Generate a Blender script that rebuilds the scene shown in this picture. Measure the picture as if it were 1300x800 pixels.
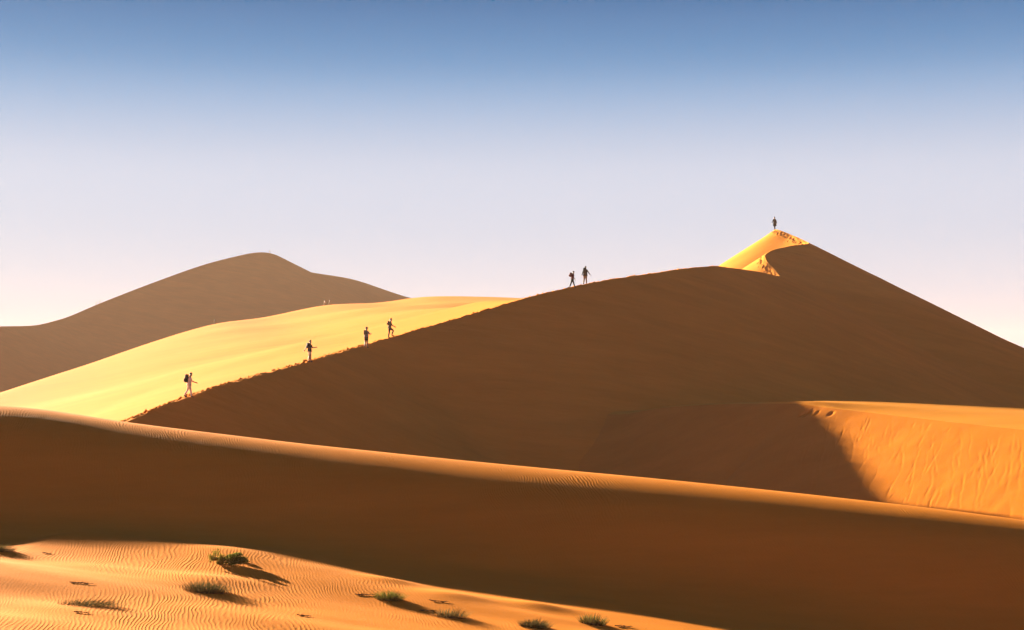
import bpy, bmesh, math, random
import numpy as np
from mathutils import Vector, Matrix
from mathutils.bvhtree import BVHTree

for o in list(bpy.data.objects):
    bpy.data.objects.remove(o)
random.seed(7)
rng = np.random.default_rng(11)
scene = bpy.context.scene
COL = scene.collection

# ------------------------------------------------------------------ camera
F = 2000.0                       # focal length in pixels of a 1300 px wide frame
PITCH = math.atan(70 / F)
cam_data = bpy.data.cameras.new('camera')
cam_data.sensor_width = 36
cam_data.lens = F / 1300 * 36
cam_data.clip_start = 0.1
cam_data.clip_end = 20000
cam = bpy.data.objects.new('camera', cam_data)
COL.objects.link(cam)
cam.location = (0, 0, 0)
cam.rotation_euler = (math.pi / 2 + PITCH, 0, 0)
scene.camera = cam

# ------------------------------------------------------------------ light
EXPOSURE = 3.03
SUN_AZ = math.radians(51)        # degrees behind the pure left
SUN_EL = math.radians(11.5)
S = Vector((-math.cos(SUN_AZ) * math.cos(SUN_EL), math.sin(SUN_AZ) * math.cos(SUN_EL), math.sin(SUN_EL)))
sun_data = bpy.data.lights.new('sun', 'SUN')
sun_data.energy = 5.0
sun_data.angle = math.radians(0.5)
sun_data.color = (1.0, 0.91, 0.68)
sun = bpy.data.objects.new('sun', sun_data)
COL.objects.link(sun)
sun.location = (-60, 60, 80)
sun.rotation_euler = S.to_track_quat('Z', 'Y').to_euler()

world = bpy.data.worlds.new('World')
scene.world = world
world.use_nodes = True
wn, wl = world.node_tree.nodes, world.node_tree.links
wn.clear()
wout = wn.new('ShaderNodeOutputWorld')
bg = wn.new('ShaderNodeBackground')
bg.inputs['Strength'].default_value = 0.05
sky = wn.new('ShaderNodeTexSky')
sky.sky_type = 'NISHITA'
sky.sun_disc = False
sky.sun_elevation = SUN_EL
sky.sun_rotation = math.atan2(S.x, S.y)
sky.altitude = 600
sky.air_density = 1.0
sky.dust_density = 1.0
sky.ozone_density = 2.0
tc = wn.new('ShaderNodeTexCoord')
sep = wn.new('ShaderNodeSeparateXYZ')
ramp = wn.new('ShaderNodeValToRGB')
SKY_RAMP = [(0.0, (.47, .53, .68)), (0.045, (.51, .585, .73)), (0.085, (.505, .595, .75)), (0.134, (.475, .57, .74)), (0.182, (.155, .34, .595)), (0.228, (.0, .145, .375)), (0.35, (.01, .08, .22)), (1.0, (.01, .07, .17))]
ramp.color_ramp.interpolation = 'CARDINAL'
el = ramp.color_ramp.elements
el[0].position, el[0].color = SKY_RAMP[0][0], (*SKY_RAMP[0][1], 1)
el[1].position, el[1].color = SKY_RAMP[-1][0], (*SKY_RAMP[-1][1], 1)
for p, c in SKY_RAMP[1:-1]:
    e = el.new(p)
    e.color = (*c, 1)
mul = wn.new('ShaderNodeMix')      # desert air: the clear-sky model with the pale dust gradient of this morning
mul.data_type = 'RGBA'
mul.inputs['Factor'].default_value = 0.98
gain = wn.new('ShaderNodeVectorMath')
gain.operation = 'SCALE'
gain.inputs['Scale'].default_value = 1.0 / (0.05 * 2 ** EXPOSURE)
wl.new(tc.outputs['Generated'], sep.inputs[0])
wl.new(sep.outputs['Z'], ramp.inputs['Fac'])
wl.new(ramp.outputs[0], gain.inputs[0])
wl.new(sky.outputs[0], mul.inputs['A'])
wl.new(gain.outputs[0], mul.inputs['B'])
wl.new(mul.outputs['Result'], bg.inputs['Color'])
wl.new(bg.outputs[0], wout.inputs['Surface'])

scene.view_settings.view_transform = 'Standard'
scene.view_settings.look = 'None'
scene.view_settings.gamma = 1
scene.view_settings.use_curve_mapping = False
scene.view_settings.exposure = EXPOSURE
scene.render.resolution_x, scene.render.resolution_y = 1024, 630

# ------------------------------------------------------------------ helpers
CP, SP = math.cos(PITCH), math.sin(PITCH)


def at(px, py, D):
    """the point at distance D along +Y that is seen at pixel px, py (1300 x 800 frame)"""
    cx, cy = (px - 650) / F, (400 - py) / F
    dy, dz = CP - cy * SP, SP + cy * CP
    k = D / dy
    return Vector((cx * k, D, dz * k))


def hash2(ix, iy, seed):
    h = (ix.astype(np.int64) * 374761393 + iy.astype(np.int64) * 668265263 + seed * 1274126177) & 0xffffffff
    h = ((h ^ (h >> 13)) * 1274126177) & 0xffffffff
    return ((h ^ (h >> 16)) & 0xffff) / 65535.0


def vnoise(x, y, seed=0):
    x, y = np.asarray(x, float), np.asarray(y, float)
    ix, iy = np.floor(x), np.floor(y)
    fx, fy = x - ix, y - iy
    fx, fy = fx ** 3 * (fx * (6 * fx - 15) + 10), fy ** 3 * (fy * (6 * fy - 15) + 10)
    a, b = hash2(ix, iy, seed), hash2(ix + 1, iy, seed)
    c, d = hash2(ix, iy + 1, seed), hash2(ix + 1, iy + 1, seed)
    return (a + (b - a) * fx) * (1 - fy) + (c + (d - c) * fx) * fy - 0.5


def fbm(x, y, seed=0, octaves=4):
    r, a = 0, 1.0
    for k in range(octaves):
        r = r + a * vnoise(x, y, seed + k)
        x, y, a = x * 2.03 + 7.1, y * 2.03 + 3.7, a * 0.5
    return r


def pchip(xs, ys, q):
    xs, ys, q = np.asarray(xs, float), np.asarray(ys, float), np.asarray(q, float)
    h, d = np.diff(xs), np.diff(ys) / np.diff(xs)
    m = np.empty_like(ys)
    m[0], m[-1] = d[0], d[-1]
    for i in range(1, len(xs) - 1):
        m[i] = 0 if d[i - 1] * d[i] <= 0 else (h[i - 1] + h[i]) / (h[i - 1] / d[i] + h[i] / d[i - 1]) if d[i] and d[i - 1] else 0
    k = np.clip(np.searchsorted(xs, q) - 1, 0, len(xs) - 2)
    t = (q - xs[k]) / h[k]
    t = np.where(q < xs[0], (q - xs[0]) / h[0], t)
    lin = np.where(q < xs[0], ys[0] + m[0] * (q - xs[0]), ys[-1] + m[-1] * (q - xs[-1]))
    t2, t3 = t * t, t ** 3
    v = (2 * t3 - 3 * t2 + 1) * ys[k] + (t3 - 2 * t2 + t) * h[k] * m[k] + (-2 * t3 + 3 * t2) * ys[k + 1] + (t3 - t2) * h[k] * m[k + 1]
    return np.where((q < xs[0]) | (q > xs[-1]), lin, v)


def smooth1(a, n):
    k = np.hanning(2 * n + 3)[1:-1]
    k /= k.sum()
    return np.convolve(np.pad(a, n, mode='edge'), k, mode='valid')


def smax(a, b, k):
    h = np.clip(0.5 + 0.5 * (a - b) / k, 0, 1)
    return b + (a - b) * h + k * h * (1 - h)


def sstep(a, b, x):
    t = np.clip((x - a) / (b - a), 0, 1)
    return t * t * (3 - 2 * t)


def grow(first, last, n):
    """n+1 offsets from 0 to last, the first step about `first`"""
    lo, hi = 1.0, 3.0
    for _ in range(60):
        r = (lo + hi) / 2
        t = first * (r ** n - 1) / (r - 1 + 1e-12)
        lo, hi = (r, hi) if t < last else (lo, r)
    v = first * (lo ** np.arange(n + 1) - 1) / (lo - 1)
    return v * last / v[-1]


def grid_faces(nr, nc, base=0, flip=False):
    i, j = np.meshgrid(np.arange(nr - 1), np.arange(nc - 1), indexing='ij')
    a = (base + i * nc + j).ravel()
    f = np.stack([a, a + 1, a + nc + 1, a + nc], 1)
    return f[:, ::-1] if flip else f


def mesh_from(name, patches, material, label, category):
    """patches: list of (X, Y, Z) grids -> one smooth terrain mesh, every face looking up"""
    verts, faces, base = [], [], 0
    for X, Y, Z in patches:
        nr, nc = X.shape
        verts.append(np.stack([X.ravel(), Y.ravel(), Z.ravel()], 1))
        du = np.array([X[1, 0] - X[0, 0], Y[1, 0] - Y[0, 0]])
        dv = np.array([X[0, 1] - X[0, 0], Y[0, 1] - Y[0, 0]])
        up = dv[0] * du[1] - dv[1] * du[0] > 0
        faces.append(grid_faces(nr, nc, base, flip=not up))
        base += nr * nc
    V, Fc = np.concatenate(verts), np.concatenate(faces)
    me = bpy.data.meshes.new(name)
    me.vertices.add(len(V))
    me.vertices.foreach_set('co', V.ravel())
    me.loops.add(len(Fc) * 4)
    me.loops.foreach_set('vertex_index', Fc.ravel().astype(np.int32))
    me.polygons.add(len(Fc))
    me.polygons.foreach_set('loop_start', np.arange(0, len(Fc) * 4, 4, dtype=np.int32))
    me.polygons.foreach_set('use_smooth', np.ones(len(Fc), bool))
    me.update(calc_edges=True)
    me.validate()
    o = bpy.data.objects.new(name, me)
    COL.objects.link(o)
    mats = material if isinstance(material, list) else [material]
    for m in mats:
        me.materials.append(m)
    if len(mats) > 1:
        me.polygons.foreach_set('material_index', np.concatenate([np.full(len(f), min(k, len(mats) - 1), np.int32) for k, f in enumerate(faces)]))
    o['kind'] = 'structure'
    o['label'] = label
    o['category'] = category
    GROUND.append(BVHTree.FromPolygons([tuple(v) for v in V], [tuple(f) for f in Fc.tolist()]))
    return o


GROUND = []


def ground_z(x, y, only=None):
    best = -100
    for b in (GROUND if only is None else [GROUND[k] for k in only]):
        hit = b.ray_cast(Vector((x, y, 200)), Vector((0, 0, -1)))
        if hit[0] is not None and hit[0].z > best:
            best = hit[0].z
    return best


# ------------------------------------------------------------------ materials
SAND = (0.60, 0.177, 0.0145)
SAND_B = (0.64, 0.191, 0.017)


def new_mat(name):
    m = bpy.data.materials.new(name)
    m.use_nodes = True
    n, l = m.node_tree.nodes, m.node_tree.links
    b = n['Principled BSDF']
    return m, n, l, b


def sand_material(name, ripple=0.0, wavelength=0.15, angle=0.0, mask_scale=0.12, grain=0.004, tint=(1, 1, 1), lo=.38, hi=.62, coarse=0.0):
    m, n, l, b = new_mat(name)
    b.inputs['Roughness'].default_value = 1.0
    b.inputs['Specular IOR Level'].default_value = 0.012
    b.inputs['Specular Tint'].default_value = (1, .86, .5, 1)
    geo = n.new('ShaderNodeNewGeometry')

    def noise(scale, detail=3, vec=None, rough=.5):
        t = n.new('ShaderNodeTexNoise')
        t.inputs['Scale'].default_value = scale
        t.inputs['Detail'].default_value = detail
        t.inputs['Roughness'].default_value = rough
        l.new(vec if vec is not None else geo.outputs['Position'], t.inputs['Vector'])
        return t.outputs['Fac']

    def math_(op, a, c=None, d=None):
        t = n.new('ShaderNodeMath')
        t.operation = op
        for k, v in enumerate((a, c, d)):
            if v is None:
                continue
            if isinstance(v, (int, float)):
                t.inputs[k].default_value = v
            else:
                l.new(v, t.inputs[k])
        return t.outputs[0]
    # colour: broad drifts of redder and paler grains, fine speckle
    mx = n.new('ShaderNodeMix')
    mx.data_type = 'RGBA'
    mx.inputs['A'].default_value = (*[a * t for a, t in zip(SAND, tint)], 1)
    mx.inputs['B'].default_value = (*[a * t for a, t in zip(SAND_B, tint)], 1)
    f = math_('ADD', math_('MULTIPLY', noise(0.09, 4), .7), math_('MULTIPLY', noise(9.0, 3), .3))
    mr = n.new('ShaderNodeMapRange')
    mr.inputs['From Min'].default_value = .35
    mr.inputs['From Max'].default_value = .65
    l.new(f, mr.inputs['Value'])
    l.new(mr.outputs[0], mx.inputs['Factor'])
    tone = n.new('ShaderNodeMapRange')
    tone.inputs['From Min'].default_value = .3
    tone.inputs['From Max'].default_value = .7
    tone.inputs['To Min'].default_value = .90
    tone.inputs['To Max'].default_value = 1.08
    smp = n.new('ShaderNodeMapping')           # drifts of heavier, darker grains drawn out down the slopes
    smp.inputs['Rotation'].default_value = (0, 0, math.radians(32))
    smp.inputs['Scale'].default_value = (.22, 1, 1)
    l.new(geo.outputs['Position'], smp.inputs['Vector'])
    l.new(noise(.35, 9, smp.outputs[0], .68), tone.inputs['Value'])
    sc = n.new('ShaderNodeVectorMath')
    sc.operation = 'SCALE'
    l.new(mx.outputs['Result'], sc.inputs[0])
    l.new(tone.outputs[0], sc.inputs['Scale'])
    l.new(sc.outputs[0], b.inputs['Base Color'])
    # relief
    h = math_('MULTIPLY', noise(14, 4, rough=.65), grain)
    if coarse:
        h = math_('ADD', h, math_('MULTIPLY', noise(.9, 5, smp.outputs[0], .6), coarse))
    if ripple > 0:
        sx = n.new('ShaderNodeSeparateXYZ')
        l.new(geo.outputs['Position'], sx.inputs[0])
        p = math_('ADD', math_('MULTIPLY', sx.outputs['X'], math.cos(angle)), math_('MULTIPLY', sx.outputs['Y'], math.sin(angle)))
        # stretch the warp along the crest lines so that they run long and merge now and then
        mp = n.new('ShaderNodeMapping')
        mp.inputs['Rotation'].default_value = (0, 0, -angle)
        mp.inputs['Scale'].default_value = (1, .45, 1)
        l.new(geo.outputs['Position'], mp.inputs['Vector'])
        p = math_('ADD', p, math_('MULTIPLY', noise(0.3, 1, mp.outputs[0]), 1.5))
        p = math_('ADD', p, math_('MULTIPLY', noise(1.1, 1, mp.outputs[0]), .40))
        p = math_('ADD', p, math_('MULTIPLY', noise(3.6, 1, mp.outputs[0]), .11))
        s = math_('SINE', math_('MULTIPLY', p, 2 * math.pi / wavelength))
        s = math_('MULTIPLY', math_('ADD', s, 1.0), .5)
        s = math_('POWER', s, 1.4)
        mk = n.new('ShaderNodeMapRange')
        mk.interpolation_type = 'SMOOTHSTEP'
        mk.inputs['From Min'].default_value = lo
        mk.inputs['From Max'].default_value = hi
        mk.inputs['To Min'].default_value = .12
        mk.inputs['To Max'].default_value = 1
        l.new(noise(mask_scale, 2), mk.inputs['Value'])
        brk = n.new('ShaderNodeMapRange')
        brk.inputs['From Min'].default_value = .3
        brk.inputs['From Max'].default_value = .62
        brk.inputs['To Min'].default_value = .25
        l.new(noise(1.7, 2, mp.outputs[0]), brk.inputs['Value'])
        s = math_('MULTIPLY', s, brk.outputs[0])
        ra = n.new('ShaderNodeAttribute')
        ra.attribute_name = 'ripple'
        s = math_('MULTIPLY', s, ra.outputs['Fac'])
        h = math_('ADD', h, math_('MULTIPLY', math_('MULTIPLY', s, mk.outputs[0]), ripple))
    bp = n.new('ShaderNodeBump')
    bp.inputs['Strength'].default_value = 1.0
    bp.inputs['Distance'].default_value = 1.0
    l.new(h, bp.inputs['Height'])
    l.new(bp.outputs[0], b.inputs['Normal'])
    return m


M_FLOOR = sand_material('floor_sand')
M_FAR = sand_material('far_sand', grain=.0)
M_MAIN = sand_material('main_sand', grain=.006, coarse=.10)
M_SIDE = sand_material('side_sand', grain=.006, tint=(1.02, 1.20, 1.6))  # sunlit brightness of the cap put into its sand colour
M_SUMMIT = sand_material('summit_sand', grain=.006, tint=(1.02, 1.16, 2.0))  # pale tone of full sun painted into the lit flank's colour
M_SLIP = sand_material('slip_face_sand', grain=.008, tint=(.92, .90, 1.05))  # tint dims the face: weaker sunlight put into the sand colour
M_FORE = sand_material('foreground_rippled_sand', grain=.007, ripple=.0085, wavelength=.115, angle=math.radians(12), lo=.38, hi=.68, mask_scale=.16)


def plain(name, col, rough=.8, spec=.2, var=.25, scale=30):
    m, n, l, b = new_mat(name)
    b.inputs['Roughness'].default_value = rough
    b.inputs['Specular IOR Level'].default_value = spec
    t = n.new('ShaderNodeTexNoise')
    t.inputs['Scale'].default_value = scale
    tcn = n.new('ShaderNodeTexCoord')
    l.new(tcn.outputs['Object'], t.inputs['Vector'])
    mx = n.new('ShaderNodeMix')
    mx.data_type = 'RGBA'
    mx.inputs['A'].default_value = (*[c * (1 - var) for c in col], 1)
    mx.inputs['B'].default_value = (*[min(1, c * (1 + var)) for c in col], 1)
    l.new(t.outputs['Fac'], mx.inputs['Factor'])
    l.new(mx.outputs['Result'], b.inputs['Base Color'])
    return m


# ------------------------------------------------------------------ desert floor
gx, gy = np.meshgrid(np.linspace(-2600, 2600, 60), np.linspace(-300, 2900, 60), indexing='ij')
mesh_from('desert_floor', [(gx, gy, -14.5 + 1.2 * fbm(gx / 300, gy / 300, 3))], M_FLOOR, 'flat orange sand floor between the dunes', 'ground')


# ------------------------------------------------------------------ slip-face dunes
def stations(pts):
    P = [at(*p) for p in pts]
    return np.array([(p.x, p.y, p.z) for p in P])


def cone(X, Y, cx, cy, cz, tan):
    out = np.full(X.size, -1e9)
    xs, ys = X.ravel(), Y.ravel()
    for k in range(0, X.size, 40000):
        d = np.hypot(xs[k:k + 40000, None] - cx[None], ys[k:k + 40000, None] - cy[None])
        out[k:k + 40000] = (cz[None] - tan * d).max(1)
    return out.reshape(X.shape)


# far dune: crest runs away from the viewer, its shaded face looks to the right
FAR = stations([(-420, 470, 560), (-200, 432, 620), (-60, 417, 660), (0, 414.5, 690), (40, 413.5, 715), (75, 406, 740), (130, 384, 775),
                (200, 357, 815), (270, 333, 850), (300, 325.5, 866), (317, 321.8, 874), (321, 321.2, 876), (339, 320.8, 888), (344, 321.8, 891), (378, 342, 930), (440, 353, 985), (520, 378, 1050), (620, 400, 1120), (800, 440, 1200)])
ys = np.linspace(FAR[0, 1], FAR[-1, 1], 420)
cx, cz = pchip(FAR[:, 1], FAR[:, 0], ys), pchip(FAR[:, 1], FAR[:, 2], ys)
v = grow(1.5, 260, 60)
X, Y = cx[:, None] + v[None], np.repeat(ys[:, None], len(v), 1)
Zr = cone(X, Y, cx, ys, cz, .50)
Zr[:, 0] = cz
Xl = cx[:, None] - v[None] * 1.4
Zl = cone(Xl, Y, cx, ys, cz, .75)
Zl[:, 0] = cz
mesh_from('far_dune', [(X, Y, smax(Zr, -16 + 0 * Zr, 3)), (Xl, Y, smax(Zl, -16 + 0 * Zl, 3))], M_FAR,
          'distant hazy brown dune rising behind the pale sunlit slope', 'dune')

# main dune
CREST = [(-60, 640, 88), (60, 578, 101), (160, 536, 111), (240, 504, 118), (393, 459.5, 135), (495, 429, 150), (600, 399, 157), (670, 378, 162), (735, 362.5, 167),
         (830, 347, 177), (880, 340, 184), (915, 338.5, 190), (960, 344.5, 199), (984, 350, 205), (991, 351, 208.5), (983, 342, 212), (973, 331, 215.5), (971, 325, 218),
         (979, 318.5, 221), (1003, 312.5, 225), (1027, 308.5, 229), (1008, 299.5, 235), (984, 291.5, 241)]
C = stations(CREST)
pk = C[-1]
C = np.vstack([C, [pk[0] + 1, 250, pk[2] - 4.5], [pk[0] + 4, 275, pk[2] - 16], [pk[0] + 8, 310, pk[2] - 32]])
ys = np.arange(88, 310, .13)
cx, cz = pchip(C[:, 1], C[:, 0], ys), pchip(C[:, 1], C[:, 2], ys)
cx, cz = smooth1(cx, 5), smooth1(cz, 5)
sub = slice(None, None, 3)
# the trodden crest: uneven, with a trail of footprints on its sunny side
rag = .035 * fbm(ys * 1.1, ys * 0 + 5, 21, 4)
czr = cz + rag * sstep(300, 240, ys)
vr = grow(.12, 120, 66)
X, Y = cx[:, None] + vr[None], np.repeat(ys[:, None], len(vr), 1)
Zr = cone(X, Y, cx[sub], ys[sub], cz[sub], .525)
nearc = np.exp(-(vr / .5))[None]
Zr = Zr + rag[:, None] * nearc + .45 * fbm((X * .8 + Y * .6) / 7, (Y * .8 - X * .6) / 22, 5, 4) * sstep(1, 12, vr)[None]
Zr[:, 0] = czr
Zr = smax(Zr, -11.5 + 0 * Zr, 2.5)
right_patch = (X, Y, Zr)


def footprints(X, Y, n, path, seed):
    """pits with raised rims along the crest, as a height change on the grid"""
    r = np.random.default_rng(seed)
    dz = np.zeros_like(X)
    for _ in range(n):
        k = r.integers(0, len(path))
        px_, py_ = path[k][0] - abs(r.normal(.25, .30)) - .36, path[k][1]
        ang = r.normal(.35, .3)
        i0, i1 = np.searchsorted(Y[:, 0], [py_ - 2.4, py_ + 1.4])
        if i1 <= i0:
            continue
        x_, y_ = X[i0:i1] - px_, Y[i0:i1] - py_
        a = x_ * math.sin(ang) + y_ * math.cos(ang)
        c = x_ * math.cos(ang) - y_ * math.sin(ang)
        q = (a / .26) ** 2 + (c / .17) ** 2
        dep = r.uniform(.08, .16)
        dz[i0:i1] += -dep * np.exp(-q * 1.2) + .45 * dep * np.exp(-((np.sqrt(q) - 1.5) / .4) ** 2)
    return dz


path = np.stack([cx, ys], 1)
# sunny side of the long ridge: sheet from the crest to the broad back ridge
R_ = stations([(-330, 600, 130), (-190, 553, 160), (-60, 516, 188), (90, 470, 232), (250, 417, 300), (275, 411, 315), (330, 403.5, 350), (400, 389.5, 395), (422, 386, 405),
               (470, 385.5, 415), (492, 384, 420), (525, 377.5, 428), (600, 376.5, 440), (670, 380, 450), (780, 396, 455), (900, 412, 460), (1010, 425, 465)])
kR = np.array([0, 1, 2, 3, 4, 4.25, 5, 5.9, 6.2, 6.8, 7.1, 7.6, 8.6, 9.6, 11, 13, 15], float)
kC = np.array([0, 1, 2, 3, 4, 5, 6, 7, 8, 9, 10, 11, 12, 13, 13.3, 13.6, 14, 14.2, 14.4, 14.6, 14.8, 14.9, 15], float)
rowmask = ys <= 241
yl = ys[rowmask]
kk = pchip(C[:23, 1], kC, yl)
rx, ry, rz = (pchip(kR, R_[:, j], kk) for j in range(3))
rx, ry, rz = smooth1(rx, 40), smooth1(ry, 40), smooth1(rz, 25)
d_near = grow(.09, 1, 10)[:0]
t1 = grow(.0007, 1.0, 70)
T = t1[None]
czl = cz[rowmask] - 7 * sstep(191, 200, yl)
lx = cx[rowmask] + 0 * sstep(191, 200, yl)
X = lx[:, None] * (1 - T) + rx[:, None] * T
Y = yl[:, None] * (1 - T) + ry[:, None] * T
Z = czl[:, None] * (1 - T) + rz[:, None] * T - 1.6 * sstep(6.6, 8.2, kk)[:, None] * sstep(0, .03, T) * sstep(.9, .3, T) - 1.0 * np.sin(np.pi * T) ** 1.0 * sstep(0, .25, T)
u_, w_ = X * .86 + Y * .5, -X * .5 + Y * .86
Z = Z + (1.2 * fbm(u_ / 80, w_ / 26, 31, 1) + .05 * fbm(u_ / 40, w_ / 14, 34, 1)) * sstep(.02, .2, T) * sstep(1.0, .75, T)
fp = footprints(X[:, :26], Y[:, :26] * 1.0, 480, path[(path[:, 1] < 196) & (path[:, 1] > 105)], 4)
dist = np.hypot(X - X[:, :1], Y - Y[:, :1])
Z = Z + rag[rowmask][:, None] * np.exp(-dist / .5)
Z[:, :26] += fp
back = np.linspace(.03, 1, 14)[None]
Xb, Yb = rx[:, None] - 25 * back, ry[:, None] + 70 * back
Zb = rz[:, None] - .8 * back - 26 * back ** 2
X, Y, Z = np.hstack([X, Xb]), np.hstack([Y, Yb]), np.hstack([Z, Zb])
slope_patch = (X[::2], Y[::2], Z[::2])
slope_patch = (X, Y, Z)
# left flank of the summit
pm = (ys > 187) & (ys < 300)
yp = ys[pm]
vl = np.concatenate([np.arange(0, 2.4, .1), 2.4 + grow(.15, 45, 40)])
X, Y = cx[pm][:, None] - vl[None], np.repeat(yp[:, None], len(vl), 1)
Zp = cone(X, Y, cx[pm][::2], yp[::2], cz[pm][::2], .64)
Zs = np.stack([smooth1(Zp[:, j], 24) for j in range(Zp.shape[1])], 1)
Zp = Zp + (Zs - Zp) * sstep(.3, 3.0, vl)[None]
fp = footprints(X[:, :30], Y[:, :30], 300, path[(path[:, 1] < 242) & (path[:, 1] > 203)], 8)
Zp[:, :30] += fp * .38
Zp = Zp + rag[pm][:, None] * np.exp(-vl / .5)[None]
Zp[:, 0] = czr[pm]
summit_patch = (X, Y, Zp)
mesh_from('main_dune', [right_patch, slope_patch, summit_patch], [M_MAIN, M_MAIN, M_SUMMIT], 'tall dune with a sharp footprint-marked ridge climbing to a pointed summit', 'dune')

# ------------------------------------------------------------------ side dune with the avalanche face
RIM = stations([(700, 549, 145), (850, 517, 137), (940, 513, 130.8), (1010, 512.8, 125.8), (1045, 517, 123.5), (1100, 523.5, 120.4), (1200, 535, 114.5), (1300, 546, 109), (1450, 562, 101.5), (1650, 585, 93)])
CAP = stations([(700, 552, 147), (850, 519, 139.5), (940, 513.6, 133), (1011, 511.6, 126.2), (1045, 509, 125), (1100, 510, 124), (1200, 514, 123), (1300, 518.5, 122), (1450, 527, 120.5), (1650, 540, 118)])
k8 = np.arange(10.0)
q = np.concatenate([np.linspace(0, 2.4, 90), np.linspace(2.41, 9, 580)])
rim = np.stack([pchip(k8, RIM[:, j], q) for j in range(3)], 1)
cap = np.stack([pchip(k8, CAP[:, j], q) for j in range(3)], 1)
t = np.linspace(0, 1, 24)[None]
Xc = rim[:, 0:1] * (1 - t) + cap[:, 0:1] * t
Yc = rim[:, 1:2] * (1 - t) + cap[:, 1:2] * t
Zc = rim[:, 2:3] * (1 - t) + cap[:, 2:3] * t + .25 * np.sin(np.pi * t) ** 2 * .6
tb = np.linspace(.05, 1, 14)[None]
Xc = np.hstack([Xc, cap[:, 0:1] + 12 * tb])
Yc = np.hstack([Yc, cap[:, 1:2] + 26 * tb])
Zc = np.hstack([Zc, cap[:, 2:3] - 10 * tb ** 1.5])
fd = np.array([-.69, -.724])
vf = np.concatenate([np.arange(0, 20, .09), 20 + np.arange(0, 8, .8)])[None]
Xf, Yf = rim[:, 0:1] + fd[0] * vf, rim[:, 1:2] + fd[1] * vf
Lc = np.cumsum(np.concatenate([[0], np.linalg.norm(np.diff(rim[:, :2], axis=0), axis=1)]))[:, None] + 0 * vf
vv = vf + 0 * Lc
Lt = Lc - np.interp(3.0, q, Lc[:, 0])
Zf = rim[:, 2:3] - (.45 + .15 * np.exp(-np.maximum(Lt, 0) / 3.0)) * vf
sl = Lc - .25 * vv
r = np.random.default_rng(77)
dep = .020 * fbm((sl * .9 + vv * .3) / 1.3, (vv * .9 - sl * .3) / 3.1, 71, 3)
Lmax = Lc.max()
for _ in range(760):
    L0, v0, ln = r.uniform(0, Lmax), r.uniform(.2, 15), r.uniform(.6, 2.2) if r.uniform() < .45 else r.uniform(2.5, 7)
    wd, dp, sn = r.uniform(.045, .085), r.uniform(.005, .015), r.normal(.45, .12)
    j0, j1 = np.searchsorted(vf[0], [v0, v0 + ln])
    i0, i1 = np.searchsorted(Lc[:, 0], [L0 - 2.2, L0 + 2.2])
    if j1 - j0 < 3 or i1 - i0 < 3:
        continue
    vs = vv[i0:i1, j0:j1] - v0
    line = L0 + sn * vs + .06 * np.sin(vs * r.uniform(1.2, 3) + r.uniform(0, 6)) + .02 * np.sin(vs * r.uniform(4, 7) + r.uniform(0, 6))
    u1 = (Lc[i0:i1, j0:j1] - line) / wd
    env = np.sin(np.pi * np.clip(vs / ln, 0, 1)) ** .7
    dep[i0:i1, j0:j1] += env * dp * (-np.exp(-u1 ** 2) + .3 * np.exp(-((u1 - 1.8) / 1.1) ** 2))
for _ in range(9):        # a few holes kicked below the rim
    L0, v0 = np.interp(3.0, q, Lc[:, 0]) + r.uniform(1.6, 4.6), r.uniform(.4, 1.4)
    dep += -.10 * np.exp(-((Lc - L0) / .14) ** 2 - ((vv - v0) / .3) ** 2)
dep *= sstep(.15, .9, vv) * sstep(27, 18, vv)
Zf = smax(Zf + dep, -11.2 + 0 * Zf, 1.2)
Zf = smax(Zf, cone(Xf, Yf, cx[::4], ys[::4], cz[::4], .525) - .75, 2.5)
Zc = smax(Zc, cone(Xc, Yc, cx[::4], ys[::4], cz[::4], .525) - .75, 2.5)
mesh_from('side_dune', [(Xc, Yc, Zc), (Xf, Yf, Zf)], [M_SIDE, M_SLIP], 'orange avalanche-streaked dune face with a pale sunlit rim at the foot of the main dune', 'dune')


# ------------------------------------------------------------------ foreground sand and the near dune
def plane_z(x, y):
    return -6.12 - .045 * (x + 18.5) - .055 * 3 * np.log1p(np.exp((x + 9) / 3)) + .010 * (y - 55)


PLANT_SPOTS = []


def fore_z(x, y):
    z = plane_z(x, y)
    # mound that catches the light at the edge of the shadow
    a, b = at(45, 672, 58), at(420, 722, 54)
    ax, ay = b.x - a.x, b.y - a.y
    L = math.hypot(ax, ay)
    s = ((x - a.x) * ax + (y - a.y) * ay) / L
    d = (-(x - a.x) * ay + (y - a.y) * ax) / L
    z = z + .36 * np.exp(-(d / 2.2) ** 2) * sstep(-.6, 1.6, s) * sstep(L + 4, L - 3, s)
    # long low undulations running down to the right
    u, w = x * .93 - y * .37, x * .37 + y * .93
    z = z + .55 * fbm(u / 22, w / 6.5, 81, 2) + .10 * fbm(u / 7, w / 2.4, 84, 2)
    for (bx, by, bh, br) in PLANT_SPOTS:
        uu, ww = (x - bx - .15) * .93 - (y - by) * .37, (x - bx) * .37 + (y - by) * .93
        z = z + bh * np.exp(-(uu / (br * 1.5)) ** 2 - (ww / br) ** 2)
    # the slope the photographer stands on
    z = smax(z, -1.75 - .17 * np.maximum(y, -3) + 0 * x, 1.0) if True else z
    return z


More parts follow.
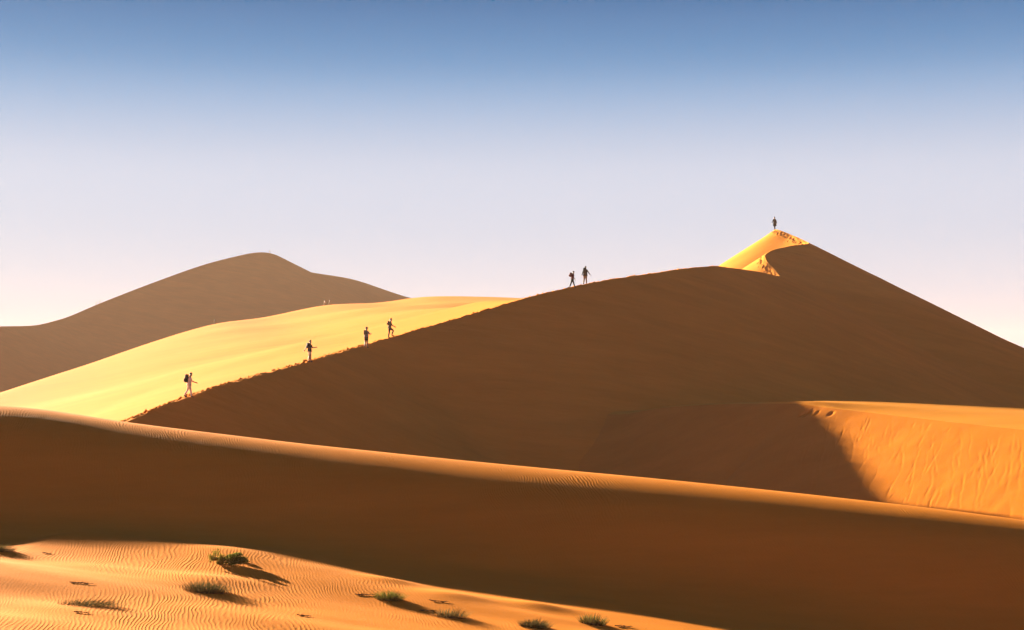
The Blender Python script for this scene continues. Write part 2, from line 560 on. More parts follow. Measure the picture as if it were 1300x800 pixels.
NC = stations([(-330, 503, 77), (-150, 509, 75.2), (0, 515, 74), (160, 537.5, 72.2), (300, 554.5, 70.6), (500, 576.5, 68.4), (700, 596, 66.2), (900, 616, 64.4), (1100, 637, 62.8), (1300, 661, 61.3), (1450, 681, 60.2), (1650, 710, 59)])
NX = np.arange(-39, 30, .12)
NY, NZ = smooth1(pchip(NC[:, 0], NC[:, 1], NX), 12), smooth1(pchip(NC[:, 0], NC[:, 2], NX), 12)
NZ = NZ + .04 * fbm(NX / 9, NX * 0 + 2, 14, 2)
dd = np.linspace(0, 90, 9000)
prof = np.concatenate([[0], np.cumsum(.02 + .56 * (1 - np.exp(-(dd[1:] / 4.8) ** 1.2)))]) * (dd[1] - dd[0])


def front_z(x, y, d):
    """ground in front of the near dune's crest, d metres towards the viewer: its shaded face running out into the foreground"""
    z = NZ[:, None] - np.interp(d, dd, prof)[None] + .16 * fbm(x / 9, y / 4, 91, 4) * sstep(3.5, 11, d)[None] + .035 * fbm(x / 1.6, y / .9, 97, 2) * sstep(7, 11, d)[None] + .02 * fbm(x / 7, y / 9, 98, 2) * sstep(.5, 4, d)[None]
    return smax(z, fore_z(x, y), 1.4)


def set_ripple(o, vals):
    at_ = o.data.attributes.new('ripple', 'FLOAT', 'POINT')
    at_.data.foreach_set('value', vals.ravel().astype(np.float32))


SPLIT = 10.0
PLANTS = [  # px, py, kind, width, height
    (289, 717, 55.0, 'bush', 1.3, .52), (262, 751, 50.0, 'dark', 1.35, .48), (112, 769, 43.0, 'sprawl', 1.8, .40), (494, 761, 52.5, 'green', .85, .42),
    (572, 783, 50.5, 'dry', 1.0, .42), (678, 796, 50.5, 'dark', .85, .36), (752, 792, 52.5, 'dry_green', .80, .52), (-4, 699, 54.0, 'sprawl', 1.1, .42)]
for p in PLANTS:                      # little sand tails gather round the plants
    w = at(*p[:3])
    k0 = (p[1] - 470) / F
    PLANT_SPOTS.append((w.x, w.y, .10, p[4] * .8))

d = np.append(np.arange(0, SPLIT + .001, .12), [SPLIT + .12, SPLIT + .24, SPLIT + .5])
X, Y = np.repeat(NX[:, None], len(d), 1), NY[:, None] - d[None]
Z = front_z(X, Y, d) - .012 * sstep(SPLIT - .3, SPLIT + .3, d)[None]
db = np.linspace(0, 22, 40)
Xb, Yb = np.repeat(NX[:, None], len(db), 1), NY[:, None] + db[None]
Zb = NZ[:, None] - .02 * db[None] - .011 * db[None] ** 2
Xn, Yn, Zn = np.hstack([Xb[:, :0:-1], X]), np.hstack([Yb[:, :0:-1], Y]), np.hstack([Zb[:, :0:-1], Z])
o = mesh_from('near_dune', [(Xn, Yn, Zn)], M_FORE, 'long smooth near dune whose rounded crest catches a thin band of sun', 'dune')
set_ripple(o, np.where(Yn > NY[:, None] - 3, 1.3,   1.3 - 1.0 * sstep(3, 8, NY[:, None] - Yn)))
d = np.concatenate([np.arange(SPLIT, 40, .115), 40 + grow(.2, 46, 40)])
X, Y = np.repeat(NX[:, None], len(d), 1), NY[:, None] - d[None]
o = mesh_from('foreground_sand', [(X, Y, front_z(X, Y, d))], M_FORE, 'rippled golden sand in the foreground dotted with small plants', 'ground')
set_ripple(o, .30 + .70 * sstep(13, 18, d)[None] + 0 * X)
FORE = len(GROUND) - 1

# ------------------------------------------------------------------ haze
hz = bpy.data.meshes.new('haze')
bm = bmesh.new()
bmesh.ops.create_cube(bm, size=1)
bm.to_mesh(hz)
bm.free()
haze = bpy.data.objects.new('haze', hz)
COL.objects.link(haze)
haze.scale = (5400, 3600, 94)
haze.location = (0, 1300, 94 / 2 - 17.5)
haze['kind'] = 'stuff'
haze['label'] = 'thin pale dusty desert haze in the air'
haze['category'] = 'haze'
mh = bpy.data.materials.new('haze_air')
mh.use_nodes = True
hn, hl = mh.node_tree.nodes, mh.node_tree.links
hn.remove(hn['Principled BSDF'])
pv = hn.new('ShaderNodeVolumePrincipled')
pv.inputs['Color'].default_value = (1, .645, .485, 1)
pv.inputs['Density'].default_value = 1.08e-4
pv.inputs['Anisotropy'].default_value = 0.0
hl.new(pv.outputs[0], hn['Material Output'].inputs['Volume'])
hz.materials.append(mh)

# ------------------------------------------------------------------ people
SKIN = plain('skin', (.32, .18, .11), .6, .3, .1)
HAIR = plain('dark_hair', (.02, .015, .012), .7, .3)
EYE = plain('eye_white_brown', (.05, .03, .02), .2, .5, .1)
CLOTH = {}


def cloth(name, col):
    if name not in CLOTH:
        CLOTH[name] = plain(name, col, .9, .1, .18, 12)
    return CLOTH[name]


BLACK = cloth('black_cloth', (.012, .011, .012))
CHARCOAL = cloth('charcoal_cloth', (.03, .028, .03))
MAROON = cloth('maroon_cloth', (.09, .015, .022))
OLIVE = cloth('olive_grey_cloth', (.10, .09, .065))
PALE = cloth('pale_cotton', (.62, .52, .47))
CREAM = cloth('cream_cotton', (.55, .46, .36))
KHAKI = cloth('khaki_cloth', (.24, .17, .09))
GREYPINK = cloth('dusty_grey_cloth', (.20, .15, .14))
BOOT = cloth('boot_leather', (.05, .035, .025))


def rot(v, a):
    """turn v in the walking plane (x forward, z up): positive a swings a hanging limb forward"""
    return Vector((v.x * math.cos(a) - v.z * math.sin(a), v.y, v.x * math.sin(a) + v.z * math.cos(a)))


def skin_mesh(verts, edges, radii, levels):
    me = bpy.data.meshes.new('skeleton')
    me.from_pydata([tuple(v) for v in verts], edges, [])
    ob = bpy.data.objects.new('skeleton', me)
    COL.objects.link(ob)
    sk = ob.modifiers.new('skin', 'SKIN')
    sk.use_smooth_shade = True
    if not me.skin_vertices:
        me.attributes
    for k, r in enumerate(radii):
        d = me.skin_vertices[0].data[k]
        d.radius = (r, r) if not isinstance(r, tuple) else r
        d.use_root = (k == 0)
    sub_ = ob.modifiers.new('sub', 'SUBSURF')
    sub_.levels = sub_.render_levels = levels
    dg = bpy.context.evaluated_depsgraph_get()
    out = bpy.data.meshes.new_from_object(ob.evaluated_get(dg))
    bpy.data.objects.remove(ob)
    bpy.data.meshes.remove(me)
    return out


def seg_dist(p, a, b):
    ab = b - a
    t = max(0, min(1, (p - a).dot(ab) / max(ab.length_squared, 1e-9)))
    return (p - a - ab * t).length


def make_person(label, where, yaw, pose, wear, group, lean=0.0, head_nod=0.0, pack=None, hat=None, scale=1.0, detail=True, ground=None, coat=0.0):
    """pose: hip / knee angles (r, l), shoulder / elbow angles (r, l), arm spread (r, l) in degrees"""
    hr, kr, hl, kl, sr, er, sl2, el2, spr, spl = [math.radians(a) for a in pose]
    V, E, R, B = [], [], [], []

    def add(p, r, parent=None, bone=None):
        V.append(Vector(p)); R.append(r)
        k = len(V) - 1
        if parent is not None:
            E.append((parent, k)); B.append((bone, parent, k))
        return k
    up = rot(Vector((0, 0, 1)), -lean)
    hipz = .93
    pel = add((0, 0, hipz), (.155, .115))
    P0 = Vector((0, 0, hipz))
    waist = add(P0 + up * .17, (.135, .10), pel, 'hips')
    chest = add(P0 + up * .36, (.165, .115), waist, 'torso')
    neckb = add(P0 + up * .52, (.075, .07), chest, 'torso')
    hu = rot(up, -head_nod)
    fwd = rot(Vector((1, 0, 0)), -lean - head_nod)
    nk = V[neckb]
    jaw = add(nk + hu * .09 + fwd * .01, .056, neckb, 'skin')
    mid = add(nk + hu * .165 + fwd * .022, (.078, .095), jaw, 'skin')
    top = add(nk + hu * .255 + fwd * .012, (.062, .075), mid, 'skin')
    if detail:
        add(V[mid] + fwd * .098 - hu * .008, .013, mid, 'skin')                       # nose
        for sgn in (-1, 1):
            add(V[mid] + Vector((0, sgn * .085, 0)) - fwd * .012, .016, mid, 'skin')   # ears
    ends = {}
    for sgn, h, k in ((-1, hr, kr), (1, hl, kl)):
        hp = add(P0 + Vector((0, sgn * .085, -.06)), .10, pel, 'hips')
        th = rot(Vector((0, 0, -.205)), h)
        tm = add(V[hp] + th, .078, hp, 'thigh_top')
        kn = add(V[tm] + th * 1.02, .056, tm, 'thigh')
        shd = rot(Vector((0, 0, -.20)), h - k)
        cf = add(V[kn] + shd + rot(Vector((-.015, 0, 0)), h - k), .057, kn, 'shin')
        an = add(V[kn] + shd * 2.02, .038, cf, 'shin')
        ft = rot(Vector((1, 0, -.12)), min(h - k, .1) * .6 if h - k < 0 else 0)
        hl_ = add(V[an] + Vector((-.01, 0, -.035)), .042, an, 'boot')
        bl = add(V[hl_] + ft.normalized() * .13, .040, hl_, 'boot')
        add(V[bl] + ft.normalized() * .07, .030, bl, 'boot')
    for sgn, sh, e, sp in ((-1, sr, er, spr), (1, sl2, el2, spl)):
        so = add(V[neckb] - up * .075 + Vector((0, sgn * .185, 0)), .058, chest, 'torso')

        def arm(v, a):
            v = rot(v, a)
            return Matrix.Rotation(sgn * sp, 3, 'X') @ v
        ua = arm(Vector((0, 0, -.145)), sh - lean * .3)
        um = add(V[so] + ua, .045, so, 'sleeve')
        eb = add(V[um] + ua, .037, um, 'sleeve')
        fa = arm(Vector((0, 0, -.125)), sh + e)
        fm = add(V[eb] + fa, .036, eb, 'forearm')
        wr = add(V[fm] + fa, .024, fm, 'forearm')
        fh = fa.normalized()
        side = Vector((1, 0, 0)) - fh * fh.x
        side.normalize()
        inn = fh.cross(side) * 1.0
        pm_ = add(V[wr] + fh * .055, (.040, .020), wr, 'skin')
        if detail:
            for q, ln in enumerate((.066, .075, .070, .055)):
                b0 = V[wr] + fh * .085 + side * (.030 - .020 * q)
                k1 = add(b0, .0095, pm_, 'skin')
                k2 = add(b0 + fh * ln * .5 + inn * .012, .0088, k1, 'skin')
                add(b0 + fh * ln * .85 + inn * .034, .0078, k2, 'skin')
            t1_ = add(V[wr] + fh * .04 + side * .040, .011, pm_, 'skin')
            add(V[wr] + fh * .085 + side * .062, .009, t1_, 'skin')
    R = [tuple(c * 1.22 for c in r) if isinstance(r, tuple) else (r * 1.32 if r > .02 else r) for r in R]
    me = skin_mesh(V, E, R, 1 if not detail else 2)
    slots, idx = [], {}
    look = {'skin': SKIN, 'hips': wear['legs'], 'thigh_top': wear['legs'], 'thigh': wear['legs'] if not wear.get('shorts') else wear.get('thigh', SKIN),
            'shin': wear['legs'] if not wear.get('shorts') else SKIN, 'boot': wear.get('boots', BOOT), 'torso': wear['top'], 'sleeve': wear['top'],
            'forearm': wear['top'] if not wear.get('bare_arms') else SKIN}
    if wear.get('long_shirt'):
        look['hips'] = wear['top']
    for m in look.values():
        if m.name not in idx:
            idx[m.name] = len(slots); slots.append(m)
    for m in slots:
        me.materials.append(m)
    for p in me.polygons:
        c = p.center
        bone = min(B, key=lambda b: seg_dist(c, V[b[1]], V[b[2]]) - .5 * (R[b[2]][0] if isinstance(R[b[2]], tuple) else R[b[2]]))[0]
        p.material_index = idx[look[bone].name]
        p.use_smooth = True
    low = min(v.co.z for v in me.vertices)
    root = bpy.data.objects.new('person', None)
    COL.objects.link(root)
    gz = ground_z(where.x, where.y, ground)
    root.location = (where.x, where.y, gz - low * scale - .045 * scale)
    root.rotation_euler = (0, 0, yaw)
    root.scale = (scale,) * 3
    root['label'] = label
    root['category'] = 'person'
    root['group'] = group
    root.empty_display_size = .3

    def part(name, mesh, mat=None, parent=root):
        if mat is not None:
            mesh.materials.append(mat)
        o = bpy.data.objects.new(name, mesh)
        COL.objects.link(o)
        o.parent = parent
        return o
    body = part('body', me)
    # hair or hat: a cap over the skull
    bm = bmesh.new()
    bmesh.ops.create_icosphere(bm, subdivisions=3, radius=1)
    cen = (V[mid] + V[top]) / 2 + hu * .005 - fwd * .012
    for v in bm.verts:
        c = v.co.copy()
        cut = -.25 if c.x < .1 else .35
        if c.z < cut:
            c.z = cut
        v.co = cen + fwd * c.x * .118 + Vector((0, 1, 0)) * c.y * .098 + hu * c.z * .125
    hm = bpy.data.meshes.new('hair')
    bm.to_mesh(hm)
    bm.free()
    for p in hm.polygons:
        p.use_smooth = True
    part('hair', hm, HAIR)
    if hat is not None:
        bm = bmesh.new()
        prof_ = [(.0, .115), (.06, .112), (.095, .085), (.105, .035), (.112, .02), (.165, .004), (.167, -.004), (.11, .005)]
        rings = []
        for r_, z_ in prof_:
            rings.append([bm.verts.new(cen + hu * (z_ + .035) + fwd * math.cos(a) * max(r_, .002) * 1.12 + Vector((0, 1, 0)) * math.sin(a) * max(r_, .002)) for a in np.linspace(0, 2 * math.pi, 20, endpoint=False)])
        for a, b in zip(rings[:-1], rings[1:]):
            for k in range(20):
                bm.faces.new((a[k], a[(k + 1) % 20], b[(k + 1) % 20], b[k]))
        bmesh.ops.recalc_face_normals(bm, faces=bm.faces)
        hm = bpy.data.meshes.new('hat')
        bm.to_mesh(hm)
        bm.free()
        part('hat', hm, hat)
    if coat:
        bm = bmesh.new()
        sec = [(V[neckb] + up * .01, .085, .085), (V[neckb] - up * .06, .215, .125), (V[chest], .215, .155), (V[waist] + up * .02, .20, .145), (V[pel] - up * .02, .225, .165), (V[pel] - up * coat, .245, .19), (V[pel] - up * (coat - .01), .22, .165)]
        rings = [[bm.verts.new(c + rot(Vector((math.cos(a) * dx, math.sin(a) * dy * (1 + .05 * math.sin(5 * a + k)), 0)), -lean)) for a in np.linspace(0, 2 * math.pi, 22, endpoint=False)] for k, (c, dy, dx) in enumerate(sec)]
        for a, b in zip(rings[:-1], rings[1:]):
            for k in range(22):
                bm.faces.new((a[k], a[(k + 1) % 22], b[(k + 1) % 22], b[k]))
        bmesh.ops.recalc_face_normals(bm, faces=bm.faces)
        jm = bpy.data.meshes.new('jacket')
        bm.to_mesh(jm)
        bm.free()
        for p in jm.polygons:
            p.use_smooth = True
        part('jacket', jm, wear['top'])
    if detail:
        for sgn in (-1, 1):
            bm = bmesh.new()
            bmesh.ops.create_icosphere(bm, subdivisions=1, radius=.012, matrix=Matrix.Translation(V[mid] + fwd * .084 + Vector((0, sgn * .034, 0)) + hu * .022))
            em = bpy.data.meshes.new('eye')
            bm.to_mesh(em)
            bm.free()
            part('eye', em, EYE)
    if pack is not None:
        pmat, plabel, (pw, ph, pd) = pack
        pr = bpy.data.objects.new('backpack', None)
        COL.objects.link(pr)
        pr.matrix_world = Matrix.Translation(root.location) @ Matrix.Rotation(yaw, 4, 'Z') @ Matrix.Scale(scale, 4)
        pr['label'] = plabel
        pr['category'] = 'backpack'
        pr['group'] = 'backpacks worn by the walkers'
        pr.empty_display_size = .2
        back = rot(Vector((-1, 0, 0)), -lean)
        cc = V[chest] + up * .01 + back * (.105 + pd / 2)

        def block(name, centre, size, bev, mat, parent):
            bm = bmesh.new()
            bmesh.ops.create_cube(bm, size=1)
            for v in bm.verts:
                v.co = Vector((v.co.x * size[0], v.co.y * size[1], v.co.z * size[2]))
            bmesh.ops.bevel(bm, geom=bm.edges[:], offset=bev, segments=3, profile=.6, affect='EDGES')
            for v in bm.verts:
                c = v.co
                v.co = centre + back * c.x + Vector((0, 1, 0)) * c.y + up * c.z
            bmesh.ops.recalc_face_normals(bm, faces=bm.faces)
            m_ = bpy.data.meshes.new(name)
            bm.to_mesh(m_)
            bm.free()
            for p in m_.polygons:
                p.use_smooth = True
            return part(name, m_, mat, parent)
        block('bag', cc, (pd, pw, ph), min(pd, pw) * .3, pmat, pr)
        block('pocket', cc + back * (pd / 2 + .015) - up * ph * .18, (.07, pw * .7, ph * .42), .025, pmat, pr)
        block('top_flap', cc + up * (ph / 2 - .01), (pd * .95, pw * .95, .09), .03, pmat, pr)
        for sgn in (-1, 1):
            pts = [cc - back * (pd / 2) + up * ph * .42 + Vector((0, sgn * .10, 0)), V[neckb] - up * .0 + Vector((0, sgn * .11, 0)) + up * .0, V[chest] - back * .135 + Vector((0, sgn * .12, 0)), V[waist] + Vector((0, sgn * .15, 0)) - back * .03, cc - back * (pd / 2) - up * ph * .4 + Vector((0, sgn * .12, 0))]
            sm = skin_mesh(pts, [(k, k + 1) for k in range(4)], [(.022, .012)] * 5, 1)
            part('strap', sm, pmat, pr)
    return root


CLIMB = math.atan2(.84, .55)          # the way the ridge climbs
G1 = 'walkers climbing the ridge of the main dune'
MAINI = 2                              # index of the main dune in GROUND
#         hipR kneeR hipL kneeL  shR elR  shL elL  spreadR spreadL
w = at(240, 505, 118.2)
make_person('person in pale shirt and trousers with a big black backpack, lowest on the ridge', w, .25,
            (16, 6, -14, 18, 35, 35, -8, 20, 6, 8), dict(top=PALE, legs=PALE, bare_arms=True), G1, lean=.12, head_nod=.12, coat=.10, scale=1.05,
            pack=(BLACK, 'big black backpack on the walker in pale clothes', (.34, .56, .26)), ground=[MAINI])
w = at(393, 461, 135)
make_person('person in dark top and pale shorts walking up the ridge with arms swung wide', w, .5,
            (6, 2, 2, 10, 30, 70, -42, 15, 18, 22), dict(top=CHARCOAL, legs=CREAM, shorts=True, bare_arms=True), G1, lean=.06, coat=.10, scale=1.05,
            pack=(CHARCOAL, 'small dark backpack on the walker with arms swung wide', (.28, .40, .16)), ground=[MAINI])
w = at(465, 438.5, 146)
make_person('person in grey shirt and dark shorts with bare legs, behind the stepping walker', w, 1.1,
            (3, 2, -4, 8, 20, 95, 24, 95, 26, 20), dict(top=GREYPINK, legs=BLACK, shorts=True, bare_arms=True), G1, lean=.04, head_nod=.05, hat=OLIVE, coat=.04, scale=1.05,
            pack=(OLIVE, 'small olive backpack on the walker in dark shorts', (.28, .36, .15)), ground=[MAINI])
w = at(494.5, 431, 150)
make_person('person in dark trousers stepping up with one knee raised', w, .1,
            (58, 78, -4, 4, 35, 25, -5, 15, 8, 8), dict(top=OLIVE, legs=BLACK, bare_arms=True), G1, lean=.16, coat=.06, scale=1.05,
            pack=(CHARCOAL, 'low slung dark bag on the walker stepping up with raised knee', (.28, .34, .15)), ground=[MAINI])
G2 = 'walkers on the skyline of the ridge'
w = at(726.5, 365, 166.2)
make_person('person in maroon top and black trousers with a maroon backpack striding on the skyline', w, .1,
            (20, 4, -16, 4, 10, 20, -4, 10, 6, 6), dict(top=MAROON, legs=BLACK), G2, lean=.20, head_nod=-.1, scale=1.0, coat=.05,
            pack=(MAROON, 'maroon backpack on the skyline walker in black trousers', (.32, .42, .28)), ground=[MAINI])
w = at(743, 361, 168.2)
make_person('person in black jacket and khaki trousers with arms held out on the skyline', w, 1.15,
            (10, 4, -10, 10, 10, 12, -4, 10, 30, 20), dict(top=CHARCOAL, legs=KHAKI), G2, lean=.08, scale=1.1, head_nod=.05, coat=.12,
            pack=(BLACK, 'slim black backpack on the skyline walker in khaki trousers', (.28, .48, .18)), ground=[MAINI])
w = at(983.5, 291.5, 241)
make_person('person in dark clothes standing on the very summit of the main dune', w, 1.9,
            (10, 2, -10, 4, 5, 14, 4, 10, 22, 22), dict(top=BLACK, legs=CHARCOAL, long_shirt=True), 'lone figure on the summit', lean=.05, ground=[MAINI], scale=1.15, coat=.40)
# tiny far walkers on the back ridge and on the distant dune
G3 = 'tiny walkers far away on the pale back ridge'
for px, D, lab, top_ in ((412, 404, 'tiny distant walker in pale clothes on the pale back ridge, lower of two', CREAM), (418.5, 406.5, 'tiny distant walker in brown clothes on the pale back ridge, upper of two', KHAKI),
                         (272.5, 313, 'tiny lone distant walker lower down on the pale back ridge', KHAKI)):
    w = at(px, 386, D)
    make_person(lab, w, .6, (14, 4, -14, 8, 15, 20, -12, 15, 8, 8), dict(top=top_, legs=KHAKI), G3, lean=.1, detail=False, ground=[MAINI], scale=.95 if px > 300 else .6)
G4 = 'tiny walkers on the crest of the distant dune'
for px, D, lab in ((342, 890, 'tiny figure standing on the top of the distant hazy dune'), (122, 770, 'tiny figure on the left shoulder of the distant dune crest, trailing'),
                   (127, 773, 'tiny figure on the left shoulder of the distant dune crest, leading')):
    k = FAR[:, 1].searchsorted(D)
    xx = float(pchip(FAR[:, 1], FAR[:, 0], np.array([D]))[0])
    make_person(lab, Vector((xx, D, 0)), .6, (14, 4, -14, 8, 15, 20, -12, 15, 8, 8), dict(top=KHAKI, legs=KHAKI), G4, lean=.1, detail=False, ground=[1], scale=1.0)

# ------------------------------------------------------------------ plants
def foliage_material(name, a, b, trans=.0):
    m, n, l, bs = new_mat(name)
    bs.inputs['Roughness'].default_value = .7
    bs.inputs['Specular IOR Level'].default_value = .0
    geo = n.new('ShaderNodeNewGeometry')
    mx = n.new('ShaderNodeMix')
    mx.data_type = 'RGBA'
    mx.inputs['A'].default_value = (*a, 1)
    mx.inputs['B'].default_value = (*b, 1)
    l.new(geo.outputs['Random Per Island'], mx.inputs['Factor'])
    l.new(mx.outputs['Result'], bs.inputs['Base Color'])
    if trans:
        tr = n.new('ShaderNodeBsdfTranslucent')
        l.new(mx.outputs['Result'], tr.inputs['Color'])
        ms = n.new('ShaderNodeMixShader')
        ms.inputs[0].default_value = trans
        l.new(bs.outputs[0], ms.inputs[1])
        l.new(tr.outputs[0], ms.inputs[2])
        l.new(ms.outputs[0], n['Material Output'].inputs['Surface'])
    return m


M_LEAF = foliage_material('bush_leaves', (.06, .065, .012), (.21, .18, .035), .3)
M_YELLOW = foliage_material('yellow_leaves', (.16, .12, .02), (.28, .20, .04), .25)
M_STEM = foliage_material('woody_stems', (.07, .045, .025), (.14, .09, .05))
M_GRASSG = foliage_material('green_grass_blades', (.06, .058, .010), (.22, .18, .035), .25)
M_GRASSD = foliage_material('dry_grass_blades', (.08, .05, .018), (.22, .145, .05), .2)
M_GRASSK = foliage_material('dark_grass_blades', (.03, .022, .010), (.13, .09, .03), .2)  # backlit shade of the dark clumps put into the blade colour


def blades(r, n, width, depth, height, lean, curl, thick, base_z):
    """many thin bent blades rooted over an ellipse"""
    V, Fc = [], []
    for _ in range(n):
        a, q = r.uniform(0, 2 * math.pi), math.sqrt(r.uniform(0, 1))
        bx, by = math.cos(a) * q * width * .5, math.sin(a) * q * depth * .5
        h = height * r.uniform(.45, 1.0) * (1 - .45 * q)
        d = Vector((bx * curl / max(width, .1) * 2 + lean + r.normal(0, .25), by * curl / max(depth, .1) * 2 + r.normal(0, .25), 1))
        d.normalize()
        side = Vector((-math.sin(a), math.cos(a), 0)) * thick * r.uniform(.6, 1.2)
        p = Vector((bx, by, base_z(bx, by) - .03))
        droop = r.uniform(.0, .3)
        k = len(V)
        L = h / max(d.z, .35)
        for j, t_ in enumerate((0, .4, .75, 1.0)):
            c = p + d * L * t_ + Vector((d.x, d.y, -.6)) * droop * L * t_ * t_ * .5
            if j < 3:
                V += [c - side * (1 - .6 * t_), c + side * (1 - .6 * t_)]
            else:
                V.append(c)
        Fc += [(k, k + 1, k + 3, k + 2), (k + 2, k + 3, k + 5, k + 4), (k + 4, k + 5, k + 6)]
    return V, Fc


def leaves(r, n, width, depth, height, size, base_z, skew=0.0):
    V, Fc = [], []
    lobes = []
    for _ in range(26):
        lx_, ly_ = r.uniform(-.40, .40), r.uniform(-.38, .38)
        lobes.append((lx_ * width, ly_ * depth, r.uniform(.12, .85) * height * (1 - 3.2 * lx_ * lx_ - 2 * ly_ * ly_), r.uniform(.09, .16)))
    for _ in range(n):
        lx_, ly_, lz_, lr = lobes[r.integers(0, len(lobes))]
        v = Vector(r.normal(0, 1, 3))
        v.normalize()
        c = Vector((lx_, ly_, lz_ * (1 - skew * lx_ / width))) + Vector((v.x * lr * width, v.y * lr * depth, v.z * lr * height * 1.1)) * r.uniform(.5, 1.05)
        c.z = max(c.z, .01) + base_z(c.x, c.y)
        n1 = Vector(r.normal(0, 1, 3)); n1.normalize()
        n2 = n1.orthogonal().normalized() * size * r.uniform(.6, 1.3)
        n1 = n1 * size * r.uniform(.25, .45)
        k = len(V)
        V += [c - n2, c + n1, c + n2, c - n1]
        Fc.append((k, k + 1, k + 2, k + 3))
    return V, Fc, lobes


def stems(r, tips, base_z, rad):
    V, Fc = [], []
    for tip in tips:
        p0 = Vector((tip[0] * .15, tip[1] * .15, base_z(0, 0) - .04))
        p2 = Vector((tip[0], tip[1], tip[2] + base_z(tip[0], tip[1])))
        p1 = (p0 + p2) / 2 + Vector((tip[0] * .2, tip[1] * .2, -.03))
        k = len(V)
        for j, (c, rr) in enumerate(((p0, rad), (p1, rad * .7), (p2, rad * .25))):
            for a in (0, 2.1, 4.2):
                V.append(c + Vector((math.cos(a) * rr, math.sin(a) * rr, 0)))
        for j in (0, 3):
            for q in range(3):
                Fc.append((k + j + q, k + j + (q + 1) % 3, k + j + 3 + (q + 1) % 3, k + j + 3 + q))
    return V, Fc


def pyd(name, V, Fc, mat, parent):
    me = bpy.data.meshes.new(name)
    me.from_pydata([tuple(v) for v in V], [], Fc)
    me.materials.append(mat)
    o = bpy.data.objects.new(name, me)
    COL.objects.link(o)
    o.parent = parent
    o['kind'] = 'stuff'
    return o


def on_sand(px, py):
    d_ = at(px, py, 1.0)
    hit = GROUND[FORE].ray_cast(Vector((0, 0, 0)), d_.normalized())
    return hit[0] if hit[0] is not None else at(px, py, 50)


def plant_root(name, label, cat, w, group):
    o = bpy.data.objects.new(name, None)
    COL.objects.link(o)
    o.location = (w.x, w.y, ground_z(w.x, w.y, [FORE]))
    o['label'], o['category'], o['group'] = label, cat, group
    o.empty_display_size = .2
    return o


PL = ['leafy green bush with sunlit yellow top beside the edge of the dune shadow', 'dark dense grass clump with a long black shadow on the rippled sand',
      'sprawling dark wind-swept grass on the most strongly rippled sand', 'small bright green tuft with a buried twig beside it', 'thin dry straw-coloured grass tuft between the green tuft and the dark round tuft',
      'compact dark round grass tuft between two paler dry tufts', 'upright dry yellow-green grass tuft close to the shadow edge, farthest along it', 'dark wind-swept grass cut by the left edge of the picture']
PL[7] = 'dark wind-swept grass by itself below the mound that rises into the dune shadow'
for q, (px, py, D, kind, width, height) in enumerate(PLANTS):
    w = on_sand(px, py)
    r = np.random.default_rng(100 + q)
    g0 = ground_z(w.x, w.y, [FORE])

    def bz(x, y, w=w, g0=g0):
        return ground_z(w.x + x, w.y + y, [FORE]) - g0
    if kind == 'bush':
        root = plant_root('desert_bush', PL[q], 'bush', w, 'plants on the foreground sand')
        V, Fc, lob = leaves(r, 5200, width, width * .7, height, .030, bz, .25)
        pyd('foliage', V, Fc, M_LEAF, root)
        V, Fc, lob2 = leaves(r, 1100, width * .45, width * .5, height * 1.05, .028, lambda x, y: bz(x - width * .28, y) + .04, .1)
        pyd('sunlit_shoots', [v + Vector((-width * .28, 0, 0)) for v in V], Fc, M_YELLOW, root)  # yellower leaves on the left of the bush
        V, Fc = stems(r, [(a[0], a[1], a[2]) for a in lob], bz, .010)
        pyd('stems', V, Fc, M_STEM, root)
    else:
        root = plant_root('grass_tuft', PL[q], 'grass', w, 'plants on the foreground sand')
        spec = {'dark': ((M_GRASSK, 520, 1.0, .15, 1.0), (M_GRASSD, 90, 1.05, .1, 1.1)), 'sprawl': ((M_GRASSK, 420, .72, .9, 1.0), (M_GRASSD, 120, .9, 1.1, 1.0)),
                'green': ((M_GRASSG, 460, 1.0, .1, .9), (M_GRASSD, 70, 1.1, .2, 1.2)), 'dry': ((M_GRASSD, 260, 1.0, .3, .9), (M_GRASSK, 120, .6, .2, .8)),
                'dry_green': ((M_GRASSG, 260, .8, .1, .8), (M_GRASSD, 200, 1.0, .1, .8))}[kind]
        for name, (mat, n_, hs, ln, cu) in zip(('blades', 'dry_blades'), spec):
            V, Fc = blades(r, int(n_ * 1.25), width, width * .55, height * hs, ln, cu, .0085, bz)
            pyd(name, V, Fc, mat, root)
        V, Fc = stems(r, [(r.uniform(-.4, .4) * width, r.uniform(-.2, .2) * width, height * r.uniform(.2, .6)) for _ in range(9)], bz, .006)
        pyd('stems', V, Fc, M_STEM, root)

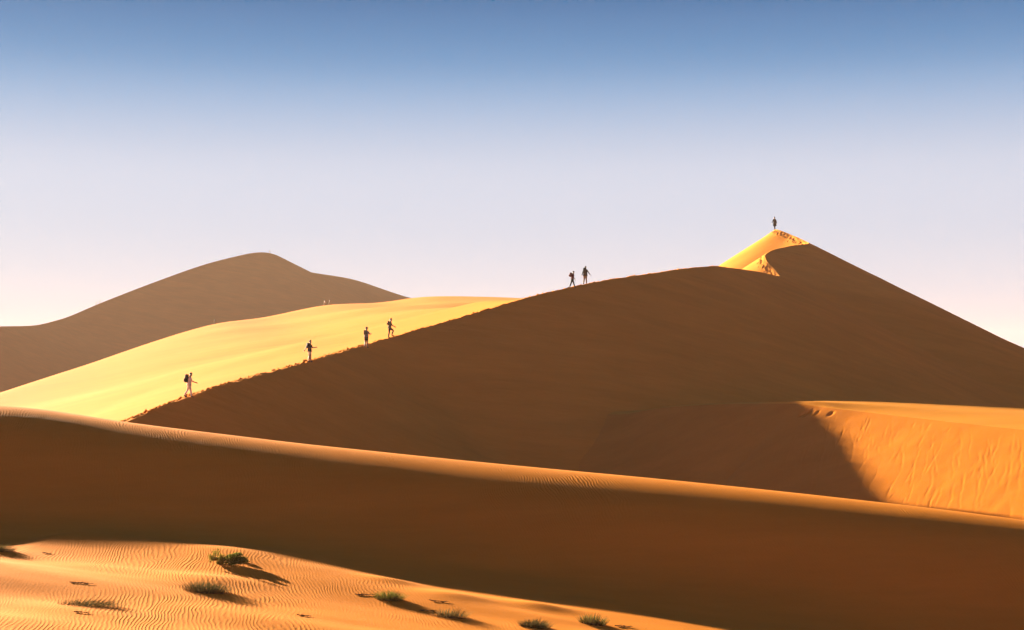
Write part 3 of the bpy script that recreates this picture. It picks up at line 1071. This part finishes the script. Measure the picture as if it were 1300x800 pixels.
# twigs and scraps of dead grass lying on the sand
TW = [(104, 741, 50.5, .75, 'dark dead twig lying above the sprawling wind-swept grass'), (104, 778, 44.0, .45, 'thin dead twig lying below the sprawling wind-swept grass'), (557, 764, 52.0, .60, 'dead twig lying between the green tuft and the dry straw tuft'),
      (386, 782, 47.5, .40, 'short dead twig alone on smooth sand below the dark dense clump'), (466, 756, 52.2, .75, 'dead branching twig half buried beside the small green tuft'), (792, 796, 50.0, .55, 'dead twig lying beyond the upright dry yellow-green tuft'),
      (545, 776, 49.8, .6, 'dead twig lying at the foot of the dry straw-coloured tuft'), (60, 703, 55.5, .35, 'tiny dead twig on smooth sand near the lone wind-swept grass')]
for q, (px, py, D, L, lab) in enumerate(TW):
    w = on_sand(px, py)
    r = np.random.default_rng(300 + q)
    root = plant_root('dead_twig', lab, 'twig', w, 'twigs on the sand')
    g0 = root.location.z
    for part_name, nb in (('branch', 1), ('twiglet', 9)):
        V, Fc = [], []
        for _ in range(nb):
            x0, y0 = (-L / 2, r.uniform(-.03, .03)) if part_name == 'branch' else (r.uniform(-.4, .3) * L, r.uniform(-.04, .04))
            x1, y1 = (L / 2, r.uniform(-.08, .08)) if part_name == 'branch' else (x0 + r.uniform(.1, .3) * L, y0 + r.uniform(-.16, .16))
            k = len(V)
            rr = .016 if part_name == 'branch' else .009
            for j, t_ in enumerate(np.linspace(0, 1, 5)):
                x, y = x0 + (x1 - x0) * t_, y0 + (y1 - y0) * t_ + .03 * math.sin(t_ * 5 + q)
                z = ground_z(w.x + x, w.y + y, [FORE]) - g0 + rr * .6 + (.02 if part_name == 'branch' else .05 * t_) * r.uniform(.3, 1)
                for a in (0, 2.1, 4.2):
                    V.append(Vector((x, y + math.cos(a) * rr * (1 - .6 * t_), z + math.sin(a) * rr * (1 - .6 * t_))))
            for j in range(4):
                for m_ in range(3):
                    Fc.append((k + j * 3 + m_, k + j * 3 + (m_ + 1) % 3, k + j * 3 + 3 + (m_ + 1) % 3, k + j * 3 + 3 + m_))
        pyd(part_name, V, Fc, M_STEM, root)
